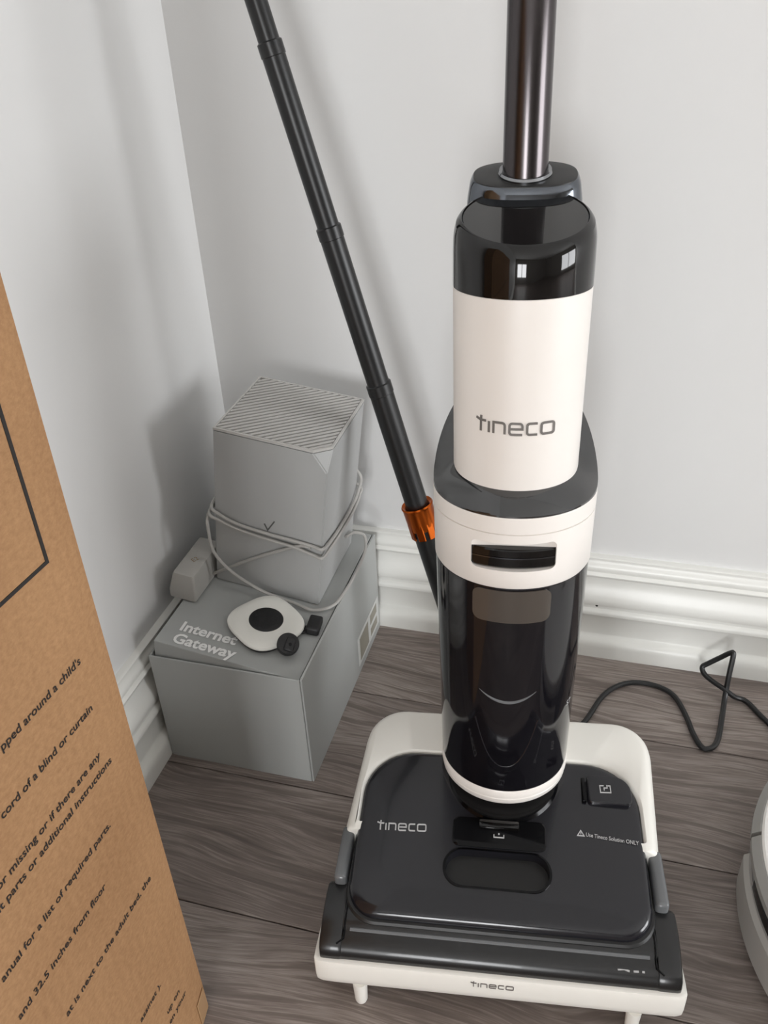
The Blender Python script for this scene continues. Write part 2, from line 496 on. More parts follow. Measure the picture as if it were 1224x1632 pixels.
# ------------------------------------------------------------------ wet-dry floor vacuum
A_V = math.radians(8.2)
vac = thing('floor_vacuum', 'white and glossy black upright wet floor vacuum standing on its wide head', 'vacuum cleaner',
            Matrix.Translation((.40, -.45, 0)) @ Matrix.Rotation(A_V, 4, 'Z'))
AX = Matrix.Translation((.003, .155, .125)) @ Matrix.Rotation(math.radians(-5), 4, 'X') @ Matrix.Rotation(math.radians(-.25), 4, 'Y')
def cov_z(v): return .103+.125*v

# -- rear shell of the head
def shell_ring(inset, z, slope):
    P = rr(-.1380+inset, .1380-inset, .072, .209-inset, (.036-inset*.6, .036-inset*.6, .004, .004), 10)
    return [(u*(1-.12*max(0, v-.12))+.06*(v-.075), v, z+slope*(v-.1)) for u, v in P]
def shell_inner(inset, dz):
    P = rr(-.1225+inset, .1225-inset, .079, .154-inset, (.045, .045, .003, .003), 10)
    return [(u, v, cov_z(v)+dz) for u, v in P]
shell = loft('head_shell', [shell_ring(.006, .012, 0), shell_ring(.002, .018, 0), shell_ring(0, .03, 0), shell_ring(.0005, .090, .06),
             shell_ring(.002, .1025, .10), shell_ring(.0045, .1095, .12), shell_ring(.0080, .1130, .125), shell_ring(.0110, .1142, .125),
             shell_inner(-.003, -.0008), shell_inner(-.0012, -.0022), shell_inner(.001, -.008), shell_inner(.002, -.020)], M['white2'], vac)
for s in (-1, 1):       # grey see-through side pieces of the dirt channel
    rbox('side_window', (.0110, .052, .070), M['smokegrey'], vac, (s*.1325, .0530, .0700), .0035, 3)
for s in (-1, 1):       # rear wheels
    lathe('wheel', [(.0, -.008), (.018, -.008), (.022, -.006), (.022, .006), (.018, .008), (.0, .008)][1:-1], M['satin'], vac,
          Matrix.Translation((s*.10, .178, .022)) @ Matrix.Rotation(PI/2, 4, 'Y'), n=28)

# -- smoked top cover
def cover_ring(inset, dz):
    P = rr(-.124+inset, .124-inset, -.001+inset, .1555-inset, (.046, .046, .026, .026), 10)
    return [(u, v, cov_z(v)+dz) for u, v in P]
cover = loft('top_cover', [cover_ring(.004, -.022), cover_ring(.001, -.0205), cover_ring(0, -.017), cover_ring(0, -.006), cover_ring(.001, -.003),
             cover_ring(.003, -.001), cover_ring(.006, 0), cover_ring(.03, .0006)], M['cover'], vac)
lip = loft('cover_lip', [[(u*1.012, v*1.02-.0022, z-.0085) for u, v, z in cover_ring(0, 0)], [(u*1.02, v*1.03-.0035, z-.0105) for u, v, z in cover_ring(0, 0)],
             [(u*1.02, v*1.03-.0035, z-.0145) for u, v, z in cover_ring(0, 0)], [(u*1.0, v*1.0, z-.016) for u, v, z in cover_ring(0, 0)]], M['satin'], cover)
for v in lip.data.vertices:            # the lip shows on the front and sides only
    if v.co.y > .06: v.co.x *= .985; v.co.y = min(v.co.y, .153)
# finger recess cut into the cover
P = rr(-.0445, .0425, .0275, .0595, .0155, 8)
cut = loft('cutter', [[(u*.92, (v-.0435)*.85+.0435, .092) for u, v in P], [(u*.98, (v-.0435)*.96+.0435, .097) for u, v in P], [(u, v, .102) for u, v in P], [(u, v, .13) for u, v in P]], None, vac)
bpy.context.view_layer.update()
boolean_cut(cover, cut)
# release plate between the recess and the body, and its tab
P = rr(-.0465, .0465, .0255, .098, (.014, .014, .018, .018), 8)
Q = rr(-.0445, .0425, .0275, .0595, .0155, 8)
def on_cover(P, dz): return [(u, v, cov_z(v)+dz) for u, v in P]
loft('recess_rim', [on_cover(Q, .0008), on_cover(Q, .0016), on_cover([(u*1.04, (v-.0435)*1.09+.0435) for u, v in Q], .0012),
                    on_cover([(u*1.05, (v-.0435)*1.11+.0435) for u, v in Q], .0004)], M['deep'], vac, closed=True)
loft('recess_bowl', [[(u*.975, (v-.0435)*.95+.0435, .0990) for u, v in Q], [(u*.92, (v-.0435)*.85+.0435, .0945) for u, v in Q],
                     [(u*.8, (v-.0435)*.6+.0435, .0932) for u, v in Q]], M['deep'], vac, cap0=False)
P = rr(-.040, .0405, .0625, .0895, .006, 6)
rel = loft('release_plate', [on_cover(P, -.001), on_cover(P, .0012), on_cover([(u*.97, (v-.076)*.9+.076) for u, v in P], .0022)], M['deep'], vac)
rbox('release_tab', (.035, .008, .006), M['piano'], rel, (0, .0822, cov_z(.082)+.0032), .0018, 2)
def cover_map(cu, cv, ang=0, dz=.0009):
    ca, sa = math.cos(ang), math.sin(ang)
    return lambda x, y, h: Vector((cu+x*ca-y*sa, cv+x*sa+y*ca, cov_z(cv+x*sa+y*ca)+dz+h))
bm = bmesh.new()
ribbon_bm(bm, [(-.0042, .0015), (-.0042, -.001), (.0042, -.001), (.0042, .0015)], .0008, cover_map(0, .0725, 0, .0026))
ribbon_bm(bm, [(0, .0015), (0, .0028)], .0012, cover_map(0, .0725, 0, .0026))
from_bm('release_mark', bm, M['silver'], rel, 0)
# dark disc standing in for the shaded neck well around the body foot
lathe('neck_well_disc', [(.071, .104), (.0705, .112), (.068, .1155), (.060, .117), (.052, .119), (.048, .124)], M['deep'], vac,
      Matrix.Translation((.003, .150, 0)) @ Matrix.Rotation(math.radians(7), 4, 'X'), n=64)
# clean water button at the side of the cover
P = rr(.0775, .1165, .1105, .139, (.016, .005, .005, .006), 8)
btn = loft('filler_button', [on_cover(P, -.002), on_cover(P, .0028), on_cover([(.097+(u-.097)*.97, .1248+(v-.1248)*.95) for u, v in P], .0042),
                             on_cover([(.097+(u-.097)*.9, .1248+(v-.1248)*.85) for u, v in P], .0046)], M['cover'], vac)
rbox('button_slot', (.004, .026, .004), M['deep'], btn, (.0748, .125, cov_z(.125)+.0004), .001, 2)
bm = bmesh.new(); cm = cover_map(.0935, .1242, .05, .0050)
ribbon_bm(bm, [(.0025, .0034), (.0045, .0034), (.0045, -.0034), (-.0045, -.0034), (-.0045, .0034), (-.001, .0034)], .0008, cm)
ribbon_bm(bm, [(-.001, -.0012), (-.001, .0012), (.0018, .0012), (.0018, .0040)], .0008, cm)
from_bm('button_mark', bm, M['silver'], btn, 0)
# printing on the cover
wordmark_obj('wordmark', cover_map(-.0850, .0752, .045), .0062, M['silver'], cover, .17)
cm = cover_map(.0700, .0822, -.02)
bm = bmesh.new(); ribbon_bm(bm, [(-.0028, -.0018), (.0028, -.0018), (0, .0030)], .0007, cm, True)
ribbon_bm(bm, [(0, .0012), (0, -.0004)], .0007, cm)
from_bm('warning_mark', bm, M['silver'], cover, 0)
text_obj('notice_lettering', 'Use Tineco Solution ONLY', .0052, cover_map(.0742, .0800, -.10, .0012), M['silver'], cover, 'L', .00004, 1.0, .755)

# -- brush cover and white bumper
PB = [(-.0235, .0715), (-.0235, .0765), (-.0220, .0805), (-.0185, .0842), (-.0145, .0862), (-.0105, .0872), (-.0085, .0878), (-.0065, .0900),
      (-.0030, .0918), (.004, .0930), (.030, .0940), (.030, .05), (-.020, .05)]
def cross(name, prof, u0, u1, material, parent, r=.0, k=0):
    rings = []
    for u in ((u0, u1) if not r else (u0, u0+r*.3, u0+r, u1-r, u1-r*.3, u1)):
        sc = 1
        if r:
            e = min(u-u0, u1-u)/r; sc = {0: .93, 1: 1.0}.get(round(e, 3), .985)
        cv, cz = .005, .060
        rings.append([(u, cv+(v-cv)*sc, cz+(z-cz)*sc) for v, z in prof])
    return loft(name, rings, material, parent)
brush = cross('brush_cover', PB, -.1425, .1425, M['brush'], vac, .007)
# raised end cheeks of the brush cover
PE = [(-.0240, .0715), (-.0242, .0770), (-.0226, .0818), (-.0188, .0856), (-.0140, .0880), (-.0085, .0902), (-.002, .0928), (.008, .0945), (.020, .0955), (.028, .0945), (.033, .090), (.034, .085), (.034, .05), (-.020, .05)]
for s in (-1, 1):
    cross('brush_cheek', PE, s*.1338-.0094, s*.1338+.0094, M['brush'], vac, .003)
    bm = bmesh.new()
    tube_bm(bm, [(s*.1236, .014, .0938), (s*.1236, -.003, .0922), (s*.1236, -.0085, .0885), (s*.1236, -.0150, .0864), (s*.1290, -.0195, .0852)], .0008, 6)
    from_bm('cheek_seam', bm, M['deep'], brush)
tube('brush_ridge_highlight', [(-.119, -.0078, .0883), (0, -.0078, .0883), (.119, -.0078, .0883)], .0017, M['smokegrey'], brush, 8)  # moulded ridge; its lighter grey paints in the highlight along it
PW = [(-.0255, .0705), (-.0270, .0700), (-.0280, .0665), (-.0282, .0500), (-.0270, .0430), (-.0225, .0335), (-.0175, .0265), (-.010, .021), (.012, .0190), (.012, .066), (-.015, .0705)]
def bumper_ring(u, sc, up):
    return [(u, .004+(v-.004)*sc, max(z, .0190+up)) for v, z in PW]
bumper = loft('front_bumper', [bumper_ring(-.1475, .90, .013), bumper_ring(-.1465, .95, .009), bumper_ring(-.143, .985, .006), bumper_ring(-.132, 1, .004), bumper_ring(-.118, 1, 0),
               bumper_ring(.118, 1, 0), bumper_ring(.132, 1, .004), bumper_ring(.143, .985, .006), bumper_ring(.1465, .95, .009), bumper_ring(.1475, .90, .013)], M['white2'], vac)
wordmark_obj('wordmark', lambda x, y, h: Vector((x-.0027, -.0283-h, .0615+y)), .0049, M['grey'], bumper, .17)
for s in (-1, 1):
    lathe('support_peg', [(.0035, 0), (.0048, .001), (.0054, .003), (.0058, .015), (.0064, .030)], M['white2'], vac, Matrix.Translation((s*.113, -.017, 0)), n=24)
bm = bmesh.new()
for (a, b_) in (((.094, -.0175), (.099, -.0170)), ((.099, -.0170), (.103, -.0182)), ((.106, -.0180), (.110, -.0178)), ((.1125, -.0178), (.1145, -.0178))):
    ribbon_bm(bm, [a, b_], .0014, lambda x, y, h: Vector((x, y, .0846+h)))
from_bm('scuff_mark', bm, M['silver'], brush, 0)

# -- body, built along its slightly reclined axis
lathe('foot_ring', [(.050, -.010), (.0545, -.006), (.0562, -.0035), (.0566, .0005), (.0560, .0015), (.0572, .0025), (.0574, .0085), (.0564, .0105), (.054, .011)], M['white'], vac, AX)
loft('rear_body', [circ(.0540, .002, cy=.003), circ(.0556, .03, cy=.010), circ(.0578, .12, cy=.014), circ(.0600, .222, cy=.014)], M['white'], vac, AX)
lathe('dirt_tank', [(.053, .0095), (.0562, .0100), (.0568, .0125), (.0590, .11), (.0604, .165), (.0616, .222), (.060, .2245)], M['smoke'], vac, AX, n=96)
band = lathe('body_band', [(.050, .2225), (.0612, .2225), (.0624, .2245), (.0632, .262), (.0633, .2694), (.0622, .2697), (.0622, .2703), (.0634, .2706), (.0636, .2825), (.0628, .2838), (.050, .2838)],
             M['white'], vac, AX, n=96)
# recessed grip in the band
P = rr(-.0315, .0315, .2385, .2622, .0045, 6)
cut = loft('cutter', [[(x, -.09, z) for x, z in P], [(x, -.0518, z) for x, z in P]], None, vac, AX)
bpy.context.view_layer.update()
boolean_cut(band, cut)
def curved(name, a0, a1, z0, z1, r0, r1, material, parent, rad=.004, proud=.0008, n=20):
    """rounded-corner patch wrapped on the body, angles measured from the front"""
    rm = (r0+r1)/2; P = rr(a0*rm, a1*rm, z0, z1, rad, 5)
    def pt(x, z, d):
        r = r0+(r1-r0)*((z-z0)/(z1-z0))+d; t = x/rm
        return AX @ Vector((r*math.sin(t), -r*math.cos(t), z))
    bm = bmesh.new(); rows = 12
    # grid fill clipped to the outline
    def hw(z):
        xs = [p[0] for p in P]; 
        e = min(z-z0, z1-z)
        return (a1-a0)*rm/2-(rad-math.sqrt(max(0, rad*rad-(rad-e)**2)) if e < rad else 0)
    zs = [z0+rad*(1-math.cos(PI/2*i/5)) for i in range(5)]+[z0+rad+(z1-z0-2*rad)*i/4 for i in range(5)]+[z1-rad*(1-math.cos(PI/2*(4-i)/5)) for i in range(5)]
    cx = (a0+a1)/2*rm; grid = []
    for z in zs:
        w = hw(z); grid.append([(cx-w+2*w*j/n, z) for j in range(n+1)])
    top = [[bm.verts.new(pt(x, z, proud)) for x, z in g] for g in grid]
    bot = [[bm.verts.new(pt(x, z, -.002)) for x, z in g] for g in grid]
    R = len(zs)
    for i in range(R-1):
        for j in range(n):
            bm.faces.new((top[i][j], top[i][j+1], top[i+1][j+1], top[i+1][j]))
        bm.faces.new((top[i][0], top[i+1][0], bot[i+1][0], bot[i][0])); bm.faces.new((top[i][n], bot[i][n], bot[i+1][n], top[i+1][n]))
    for j in range(n):
        bm.faces.new((top[0][j], bot[0][j], bot[0][j+1], top[0][j+1])); bm.faces.new((top[-1][j], top[-1][j+1], bot[-1][j+1], bot[-1][j]))
    return from_bm(name, bm, material, parent)
def bar_x(name, z0, z1, d0, bulge, material, parent):
    rings = []
    for i in range(21):
        x = -.0311+.0622*i/20; yf = d0-bulge*(1-(x/.0311)**2); m = (z0+z1)/2; e = .0012
        rings.append([(x, -.0505, z0), (x, yf+e, z0), (x, yf, z0+e), (x, yf, z1-e), (x, yf+e, z1), (x, -.0505, z1)])
    return loft(name, rings, material, parent, AX)
grip = bar_x('grip_bar', .2389, .2548, -.0530, .0062, M['piano'], vac)
bar_x('grip_edge', .2470, .2484, -.0533, .0064, M['chrome'], grip)
curved('mirror_panel', -.50, .50, .1915, .2205, .0611, .0616, M['mirror'], vac, .0065, .0009)
def tank_r(z): return .0568+(.0616-.0568)*(z-.0125)/.21
def on_tank(t, z, d=.0): r = tank_r(z)+d; return AX @ Vector((r*math.sin(t), -r*math.cos(t), z))
tk = [o for o in vac.children if o.name.startswith('dirt_tank')][0]
tube('thumb_notch_glint', catmull([on_tank(t, .1115+.0095*(t/.40)**2, -.0002) for t in [-.40+.8*i/10 for i in range(11)]], 3), lambda s: .0003+.0012*math.sin(PI*s), M['smokegrey'], tk, 8)  # lighter crescent paints the light caught by the thumb indent
tube('mould_line', catmull([on_tank(t, .040+.050*abs(t/.46)**2.4, -.0003) for t in [-.46+.92*i/16 for i in range(17)]], 3), .0008, M['cover'], tk, 8)
text_obj('series_lettering', 'S7', .008, lambda x, y, h: on_tank(1.02+x/.058, .088+y, .0006), M['silver'], tk, 'L', 0, 1, 1)

# black shoulder that rises behind the water tank to the tube
def rise(y): return 1.2*(.5*(y+math.sqrt(y*y+.012**2))-.0006)
def collar_ring(r, dz, k=1, n=96):
    out = []
    for i in range(n):
        a = 2*PI*i/n; y = r*math.sin(a)
        out.append((r*math.cos(a), y, .2838+dz+k*max(0, rise(y))))
    return out
loft('tank_collar', [collar_ring(.0625, -.0010, 0), collar_ring(.0634, .0002, 0), collar_ring(.0633, .0012, 1), collar_ring(.0626, .0020, 1), collar_ring(.0476, .0142, 1), collar_ring(.0460, .0144, 1)], M['collar'], vac, AX)
def half(rx, y0, y1, z, p=2.3):
    return stad(rx, (y1-y0)/2, z, p=p, tilt=0, cy=(y0+y1)/2)
BC = .050
T12 = math.radians(15.5)
def stad(rx, ry, z, n=64, p=2.6, tilt=T12, cy=BC):
    out = []
    for i in range(n):
        t = 2*PI*i/n; c, s = math.cos(t), math.sin(t)
        x = rx*math.copysign(abs(c)**(2/p), c); y = ry*math.copysign(abs(s)**(2/p), s)
        out.append((x, cy+y, z+y*math.tan(tilt)))
    return out
loft('spine', [half(.0440, .020, .0610, .290), half(.0440, .024, .0630, .345), half(.0425, .026, .070, .385), half(.0405, .028, .074, .43), half(.0395, .028, .074, .47)], M['piano'], vac, AX)
tank = lathe('water_tank', [(.044, .286), (.0472, .288), (.0475, .292), (.0486, .4365), (.0480, .4372), (.0460, .4372)], M['white'], vac, AX, n=96)
def tank_map(x, y, h): 
    z = .3465+y; r = .0480+.0004+h; t = (x-.0028)/.048
    return AX @ Vector((r*math.sin(t), -r*math.cos(t), z))
wordmark_obj('wordmark', tank_map, .0083, M['grey'], tank, .20, .0002, .003)
cap = loft('tank_cap', [circ(.0470, .4366), circ(.0487, .4370), circ(.0488, .4400), circ(.0488, .450, tilt=T12*.35), circ(.0488, .462, tilt=T12*.8), circ(.0486, .4695, tilt=T12*.98), circ(.0480, .4745, tilt=T12),
                        circ(.0468, .4790, tilt=T12), circ(.0452, .4812, tilt=T12), circ(.0438, .4824, tilt=T12), circ(.0428, .4828, tilt=T12), circ(.0420, .4820, tilt=T12), circ(.030, .4820, tilt=T12)], M['piano'], vac, AX, angle=20)
# bracket that carries the tube
br = loft('tube_bracket', [stad(.0430, .026, .440), stad(.0426, .026, .465), stad(.0412, .0255, .488), stad(.0395, .0245, .4985), stad(.0380, .0235, .5020), stad(.0370, .0228, .5028)], M['chrome'], vac, AX)
loft('bracket_top', [stad(.0370, .0228, .5010), stad(.0370, .0228, .5034), stad(.0360, .0220, .5038), stad(.02, .016, .5038)], M['satin'], br, AX)
tube_mx = AX @ Matrix.Translation((0, BC, 0))
loft('tube_collar', [stad(.0165, .0165, .5020, p=2), stad(.0188, .0188, .5036, p=2), stad(.0194, .0194, .5052, p=2), stad(.0186, .0186, .5068, p=2), stad(.0168, .0168, .5064, p=2)], M['steel'], br, AX)
pole_ = lathe('handle_tube', [(.0162, .470), (.0162, .800), (.0150, .802)], M['tube'], vac, tube_mx, n=64)
rbox('indicator_mark', (.0016, .0006, .014), M['text_white'], pole_, (.0005, -.0162, .627), .0002, 1, tube_mx)
loft('handle_grip', [stad(.018, .019, .80, tilt=0, p=2, cy=BC), stad(.021, .024, .815, tilt=0, p=2.2, cy=BC), stad(.021, .024, .86, tilt=0, p=2.2, cy=BC+.004), stad(.019, .021, .92, tilt=0, p=2.2, cy=BC+.016),
                     stad(.018, .020, .965, tilt=0, p=2.2, cy=BC+.030), stad(.012, .013, .978, tilt=0, p=2.2, cy=BC+.034)], M['satin'], vac, AX)

# ------------------------------------------------------------------ grey carton with its lid ajar
CX0, CX1, CY0, CY1, CH = .0012, .1715, -.2715, -.0015, .1505
carton = thing('product_carton', 'grey printed carton in the room corner with its lid tilted open', 'box', Matrix.Translation((CX0, CY0, 0)))
TH = .0022; W_, D_ = CX1-CX0, CY1-CY0
rbox('front_panel', (W_-.001, TH, CH), M['carton'], carton, (W_/2-.0006, TH/2, CH/2), .0006, 1)
rbox('back_panel', (W_, TH, CH), M['carton'], carton, (W_/2, D_-TH/2, CH/2), .0006, 1)
rbox('side_panel', (TH, D_-2*TH, CH), M['carton'], carton, (TH/2, D_/2, CH/2), .0006, 1)
sp = rbox('side_panel', (TH, D_, CH), M['carton'], carton, (W_-TH/2+.0014, D_/2+.0005, CH/2), .0006, 1)
rbox('bottom_panel', (W_-2*TH, D_-2*TH, TH), M['carton'], carton, (W_/2, D_/2, TH/2), 0)
rbox('panel_rim', (TH*.9, D_-.004, .0008), M['carton_in'], sp, (W_-TH/2+.0014, D_/2, CH+.0002), 0)
st = rbox('sticker', (.0004, .090, .044), M['sticker'], sp, (W_+.0017, D_-.050, .0345), 0)
rbox('sticker_block', (.0004, .036, .034), M['sticker2'], st, (W_+.0019, D_-.070, .034), 0)
rbox('sticker_block', (.0004, .028, .014), M['sticker2'], st, (W_+.0019, D_-.028, .044), 0)
rbox('sticker_block', (.0004, .028, .012), M['sticker2'], st, (W_+.0019, D_-.028, .024), 0)

rbox('dust_flap', (.050, .24, .0012), M['carton'], carton, (.028, D_/2, CH-.004), 0)
# frame of everything that lies on the tilted lid
LIDR = (Matrix.Rotation(-.0067, 4, 'Z') @ Matrix.Rotation(.025, 4, 'X') @ Matrix.Rotation(.1469, 4, 'Y'))
LID = Matrix.Translation((.0905, -.0935, .163)) @ LIDR
lid_local = Matrix.Translation((CX0, CY0, 0)).inverted() @ LID
lid = rbox('lid', (.1605, .2610, .002), M['carton'], carton, (-.0003, -.0440, -.0012), .0005, 1, lid_local)
# front tuck flap hanging from the lid
rbox('lid_flap', (.1600, .0016, .026), M['carton'], lid, (-.0003, -.1738, -.014), .0004, 1, lid_local)
bold = .00055
text_obj('lid_lettering', 'Internet', .0195, lambda x, y, h: lid_local @ Vector((-.0630+x, -.1515+y, .0004)), M['text_white'], lid, 'L', bold)
text_obj('lid_lettering', 'Gateway', .0195, lambda x, y, h: lid_local @ Vector((-.0630+x, -.1700+y, .0004)), M['text_white'], lid, 'L', bold)

# ------------------------------------------------------------------ gateway: grey cube with a slatted top
gw = thing('internet_gateway', 'tall grey plastic gateway with diagonal slatted top on the carton lid', 'router', LID)
G, H, K, KZ = .0615, .198, .0165, .021
bm = bmesh.new()
bot = [bm.verts.new(p) for p in ((-G, -G, 0), (G, -G, 0), (G, G, 0), (-G, G, 0))]
LF = bm.verts.new((-G, -G, H)); RFa = bm.verts.new((G-K, -G, H)); RFt = bm.verts.new((G, -G, H-KZ)); RFb = bm.verts.new((G, -G+K, H)); BR = bm.verts.new((G, G, H)); BL = bm.verts.new((-G, G, H))
bm.faces.new(bot[::-1]); bm.faces.new((bot[0], bot[1], RFt, RFa, LF)); bm.faces.new((bot[1], bot[2], BR, RFb, RFt)); bm.faces.new((bot[2], bot[3], BL, BR)); bm.faces.new((bot[3], bot[0], LF, BL))
bm.faces.new((RFa, RFt, RFb)); bm.faces.new((LF, RFa, RFb, BR, BL))
bmesh.ops.bevel(bm, geom=bm.edges[:], offset=.0012, segments=2, affect='EDGES')
from_bm('gateway_body', bm, M['gateway'], gw, 25)
# vent well on top and its slats, which run along the diagonal
MG = G-.0022
def top_poly(m, z0, z1):
    kk = K-.001
    P = [(-m, -m), (m-kk, -m), (m, -m+kk), (m, m), (-m, m)]
    return [[(x, y, z0) for x, y in P], [(x, y, z1) for x, y in P]]
loft('vent_well', top_poly(MG, H-.001, H+.0006), M['gwvent'], gw, angle=0)
e1, e2 = Vector((1, 1, 0)).normalized(), Vector((1, -1, 0)).normalized()
a_ = MG-.0006; pitch_, sw = .0057, .0031
def strip(t0, t1, z0, z1):
    lim = a_*math.sqrt(2)
    q = []
    for t, s in ((t0, -1), (t0, 1), (t1, 1), (t1, -1)):
        L_ = lim-abs(t); q.append(e2*t+e1*(s*L_))
    return [[(p.x, p.y, z0) for p in q], [(p.x, p.y, z1) for p in q]]
t = .0712-pitch_*int((.0712+a_*math.sqrt(2)-.003)/pitch_)
while t < .0715:
    loft('slat', strip(t-sw/2, t+sw/2, H+.0004, H+.0026), M['gwslat'], gw, angle=0)
    t += pitch_
fr = bmesh.new()
kk = K-.0005
ribbon_bm(fr, [(-G+.0012, -G+.0012), (G-kk, -G+.0012), (G-.0012, -G+kk), (G-.0012, G-.0012), (-G+.0012, G-.0012)], .0022, lambda x, y, h: Vector((x, y, H+.0012+h*4.5)), True, .0003)
from_bm('vent_rim', fr, M['gwslat'], gw, 0)
bm = bmesh.new(); ribbon_bm(bm, [(-.0052, .0035), (-.0012, -.0040), (.0062, .0095)], .0016, lambda x, y, h: Vector((.0008+x, -G-.0002-h, .0925+y)))
from_bm('check_mark', bm, M['darkprint'], gw, 0)

# ------------------------------------------------------------------ power adapter and its wound cable
ad = thing('power_adapter', 'pale grey power adapter brick with a cable wound around the gateway', 'power adapter', LID)
def brick(z, ins): return [(x, y, z) for x, y in rr(-.0965+ins, -.0645-ins, -.1085+ins, -.0330-ins, .003, 4)]
loft('adapter_body', [brick(.0005, .0015), brick(.002, .0002), brick(.012, 0), brick(.0310, .0030), brick(.0335, .0040), brick(.0342, .006)], M['adapter'], ad)
ca_, sa_ = math.cos(1.1), math.sin(1.1)
mp = lambda x, y, h: Vector((-.0790+x*ca_-y*sa_, -.0810+x*sa_+y*ca_, .0344))
text_obj('adapter_print', 'E2', .0085, mp, M['brass'], ad, 'L', 0)
q = G+.0030
loop1 = [(-q-.003, -.02, .104), (-q-.001, -q+.004, .102), (-.055, -q, .0955), (-.0342, -q, .0885), (.0019, -q, .0855), (.0305, -q, .0850), (.0517, -q, .0840), (q-.002, -q-.001, .0835),
         (q, -.0480, .0800), (q, -.0149, .0740), (q, .032, .0720), (q+.001, .056, .0810), (q, q-.001, .0990), (.045, q, .110), (0, q, .112), (-.045, q, .108), (-q, .045, .102)]
loop2 = [(-q-.003, -.018, .098), (-q-.002, -q, .0955), (-.0530, -q-.0015, .0885), (-.0300, -q-.001, .0820), (.0040, -q-.001, .0790), (.0300, -q-.001, .0775), (.0520, -q-.001, .0735), (q-.001, -q-.002, .0730),
         (q+.002, -.044, .0735), (q+.002, -.012, .0690), (q+.002, .034, .0660), (q+.002, .060, .0740), (q-.002, q+.001, .0840), (.02, q+.001, .095), (-.03, q+.001, .100), (-q, .03, .099)]
loop3 = [(-q-.001, -.030, .097), (-q-.004, -q+.002, .0910), (-.0640, -q-.008, .0740), (-.0580, -q-.009, .0490), (-.0375, -q-.009, .0275), (-.0010, -q-.009, .0110), (.0370, -q-.009, .0058), (.060, -q-.010, .0036),
         (.0780, -q+.006, .0036), (.0835, -.030, .0050), (.0860, .005, .0080), (.0860, .035, .0150), (.080, .048, .0260), (.0690, .040, .0330), (q-.001, .026, .0350)]
loop4 = [(-.0660, -q+.004, .0060), (-.0600, -q-.0005, .0125), (-.0196, -q, .0435), (.0150, -q, .0670), (.0377, -q, .0805), (.050, -q-.0006, .0825)]
cab = [('cable', loop1), ('cable', loop2), ('cable', loop3), ('cable', loop4)]
for n_, P in cab:
    tube(n_, catmull(P, 6), .0019, M['cable'], ad, 8)

# ------------------------------------------------------------------ magnetic mount: white pad, black disc
mt = thing('phone_mount', 'white rounded-square pad with black centre disc lying on the carton lid', 'phone mount', LID @ Matrix.Translation((.0205, -.1150, 0)))
def sq(a, z, n=72, p=3.0, rot=math.radians(57.6)):
    out = []
    for i in range(n):
        t = 2*PI*i/n; c, s = math.cos(t), math.sin(t)
        r = a/((abs(c)**p+abs(s)**p)**(1/p)); out.append((r*math.cos(t+rot), r*math.sin(t+rot), z))
    return out
loft('mount_base', [sq(.031, .0006), sq(.0345, .0012), sq(.0352, .0035), sq(.034, .005)], M['rubber'], mt)
loft('mount_pad', [sq(.0350, .0046), sq(.0366, .0058), sq(.0370, .0078), sq(.0362, .0096), sq(.0335, .0110), sq(.0290, .0117), sq(.0215, .0119), sq(.0190, .0116)], M['puck'], mt)
lathe('centre_disc', [(.0184, .0112), (.0184, .0121), (.0176, .0125), (.010, .0125)], M['rubber'], mt, n=56)
kx = Matrix.Translation((.0350, -.0270, .0122)) @ Matrix.Rotation(math.radians(32), 4, 'X') @ Matrix.Rotation(math.radians(14), 4, 'Y')
kn = lathe('ball_knob', [(.0085, -.0060), (.0108, -.0050), (.0116, -.002), (.0116, .0045), (.0106, .0062), (.006, .0068)], M['rubber'], mt, kx, n=40)
rbox('knob_boss', (.010, .014, .005), M['rubber'], kn, (.002, -.001, .0078), .0015, 2, kx)
lathe('knob_hole', [(.0016, .0100), (.0016, .0105), (.0008, .0106)], M['deep'], kn, kx @ Matrix.Translation((.002, -.001, 0)), n=16)
rbox('clip', (.0145, .0235, .0105), M['rubber'], mt, (.0490, .0165, .0058), .0025, 3, None, Matrix.Rotation(.10, 4, 'Z'))
rbox('clip_arm', (.020, .010, .004), M['rubber'], mt, (.037, .007, .0026), .001, 1, None, Matrix.Rotation(.6, 4, 'Z'))

# ------------------------------------------------------------------ telescopic pole leaning behind the vacuum
B0, B1 = Vector((.324, -.100, 0)), Vector((.1285, -.100, .7331))
dirp = (B1-B0).normalized(); rotp = dirp.to_track_quat('Z', 'Y').to_matrix().to_4x4()
tp = thing('telescopic_pole', 'slim black telescopic pole with copper collar leaning behind the vacuum', 'pole', Matrix.Translation(B0) @ rotp)
LT = (B1-B0).length
def at_z(z): return z/dirp.z
z_c0, z_c1 = at_z(.232), at_z(.262)
lathe('pole_foot', [(.010, .004), (.0145, .006), (.0148, .03), (.0125, .034)], M['rubber'], tp, n=32)
lathe('pole_grip', [(.0128, .030), (.0135, .06), (.0138, z_c0-.004), (.0148, z_c0+.004), (.0148, z_c0+.010)], M['pole'], tp, n=32)
col_ = lathe('pole_collar', [(.0140, z_c0+.006), (.0160, z_c0+.007), (.0165, z_c0+.012), (.0168, z_c1), (.0175, z_c1+.003), (.0165, z_c1+.0045), (.0125, z_c1+.003), (.0122, z_c1-.01)], M['copper'], tp, n=48)
for k in range(8):      # clamp fingers below the collar ring
    a = 2*PI*k/8
    rbox('collar_finger', (.0085, .0022, .020), M['copper'], col_, (0, -.0153, z_c0+.006), .0008, 1, Matrix.Rotation(a, 4, 'Z'))
zz = [z_c1-.012, at_z(.4034), at_z(.5549), at_z(.7039), at_z(.95), at_z(1.10)]
rad = [.0122, .0112, .0102, .0092, .0082]
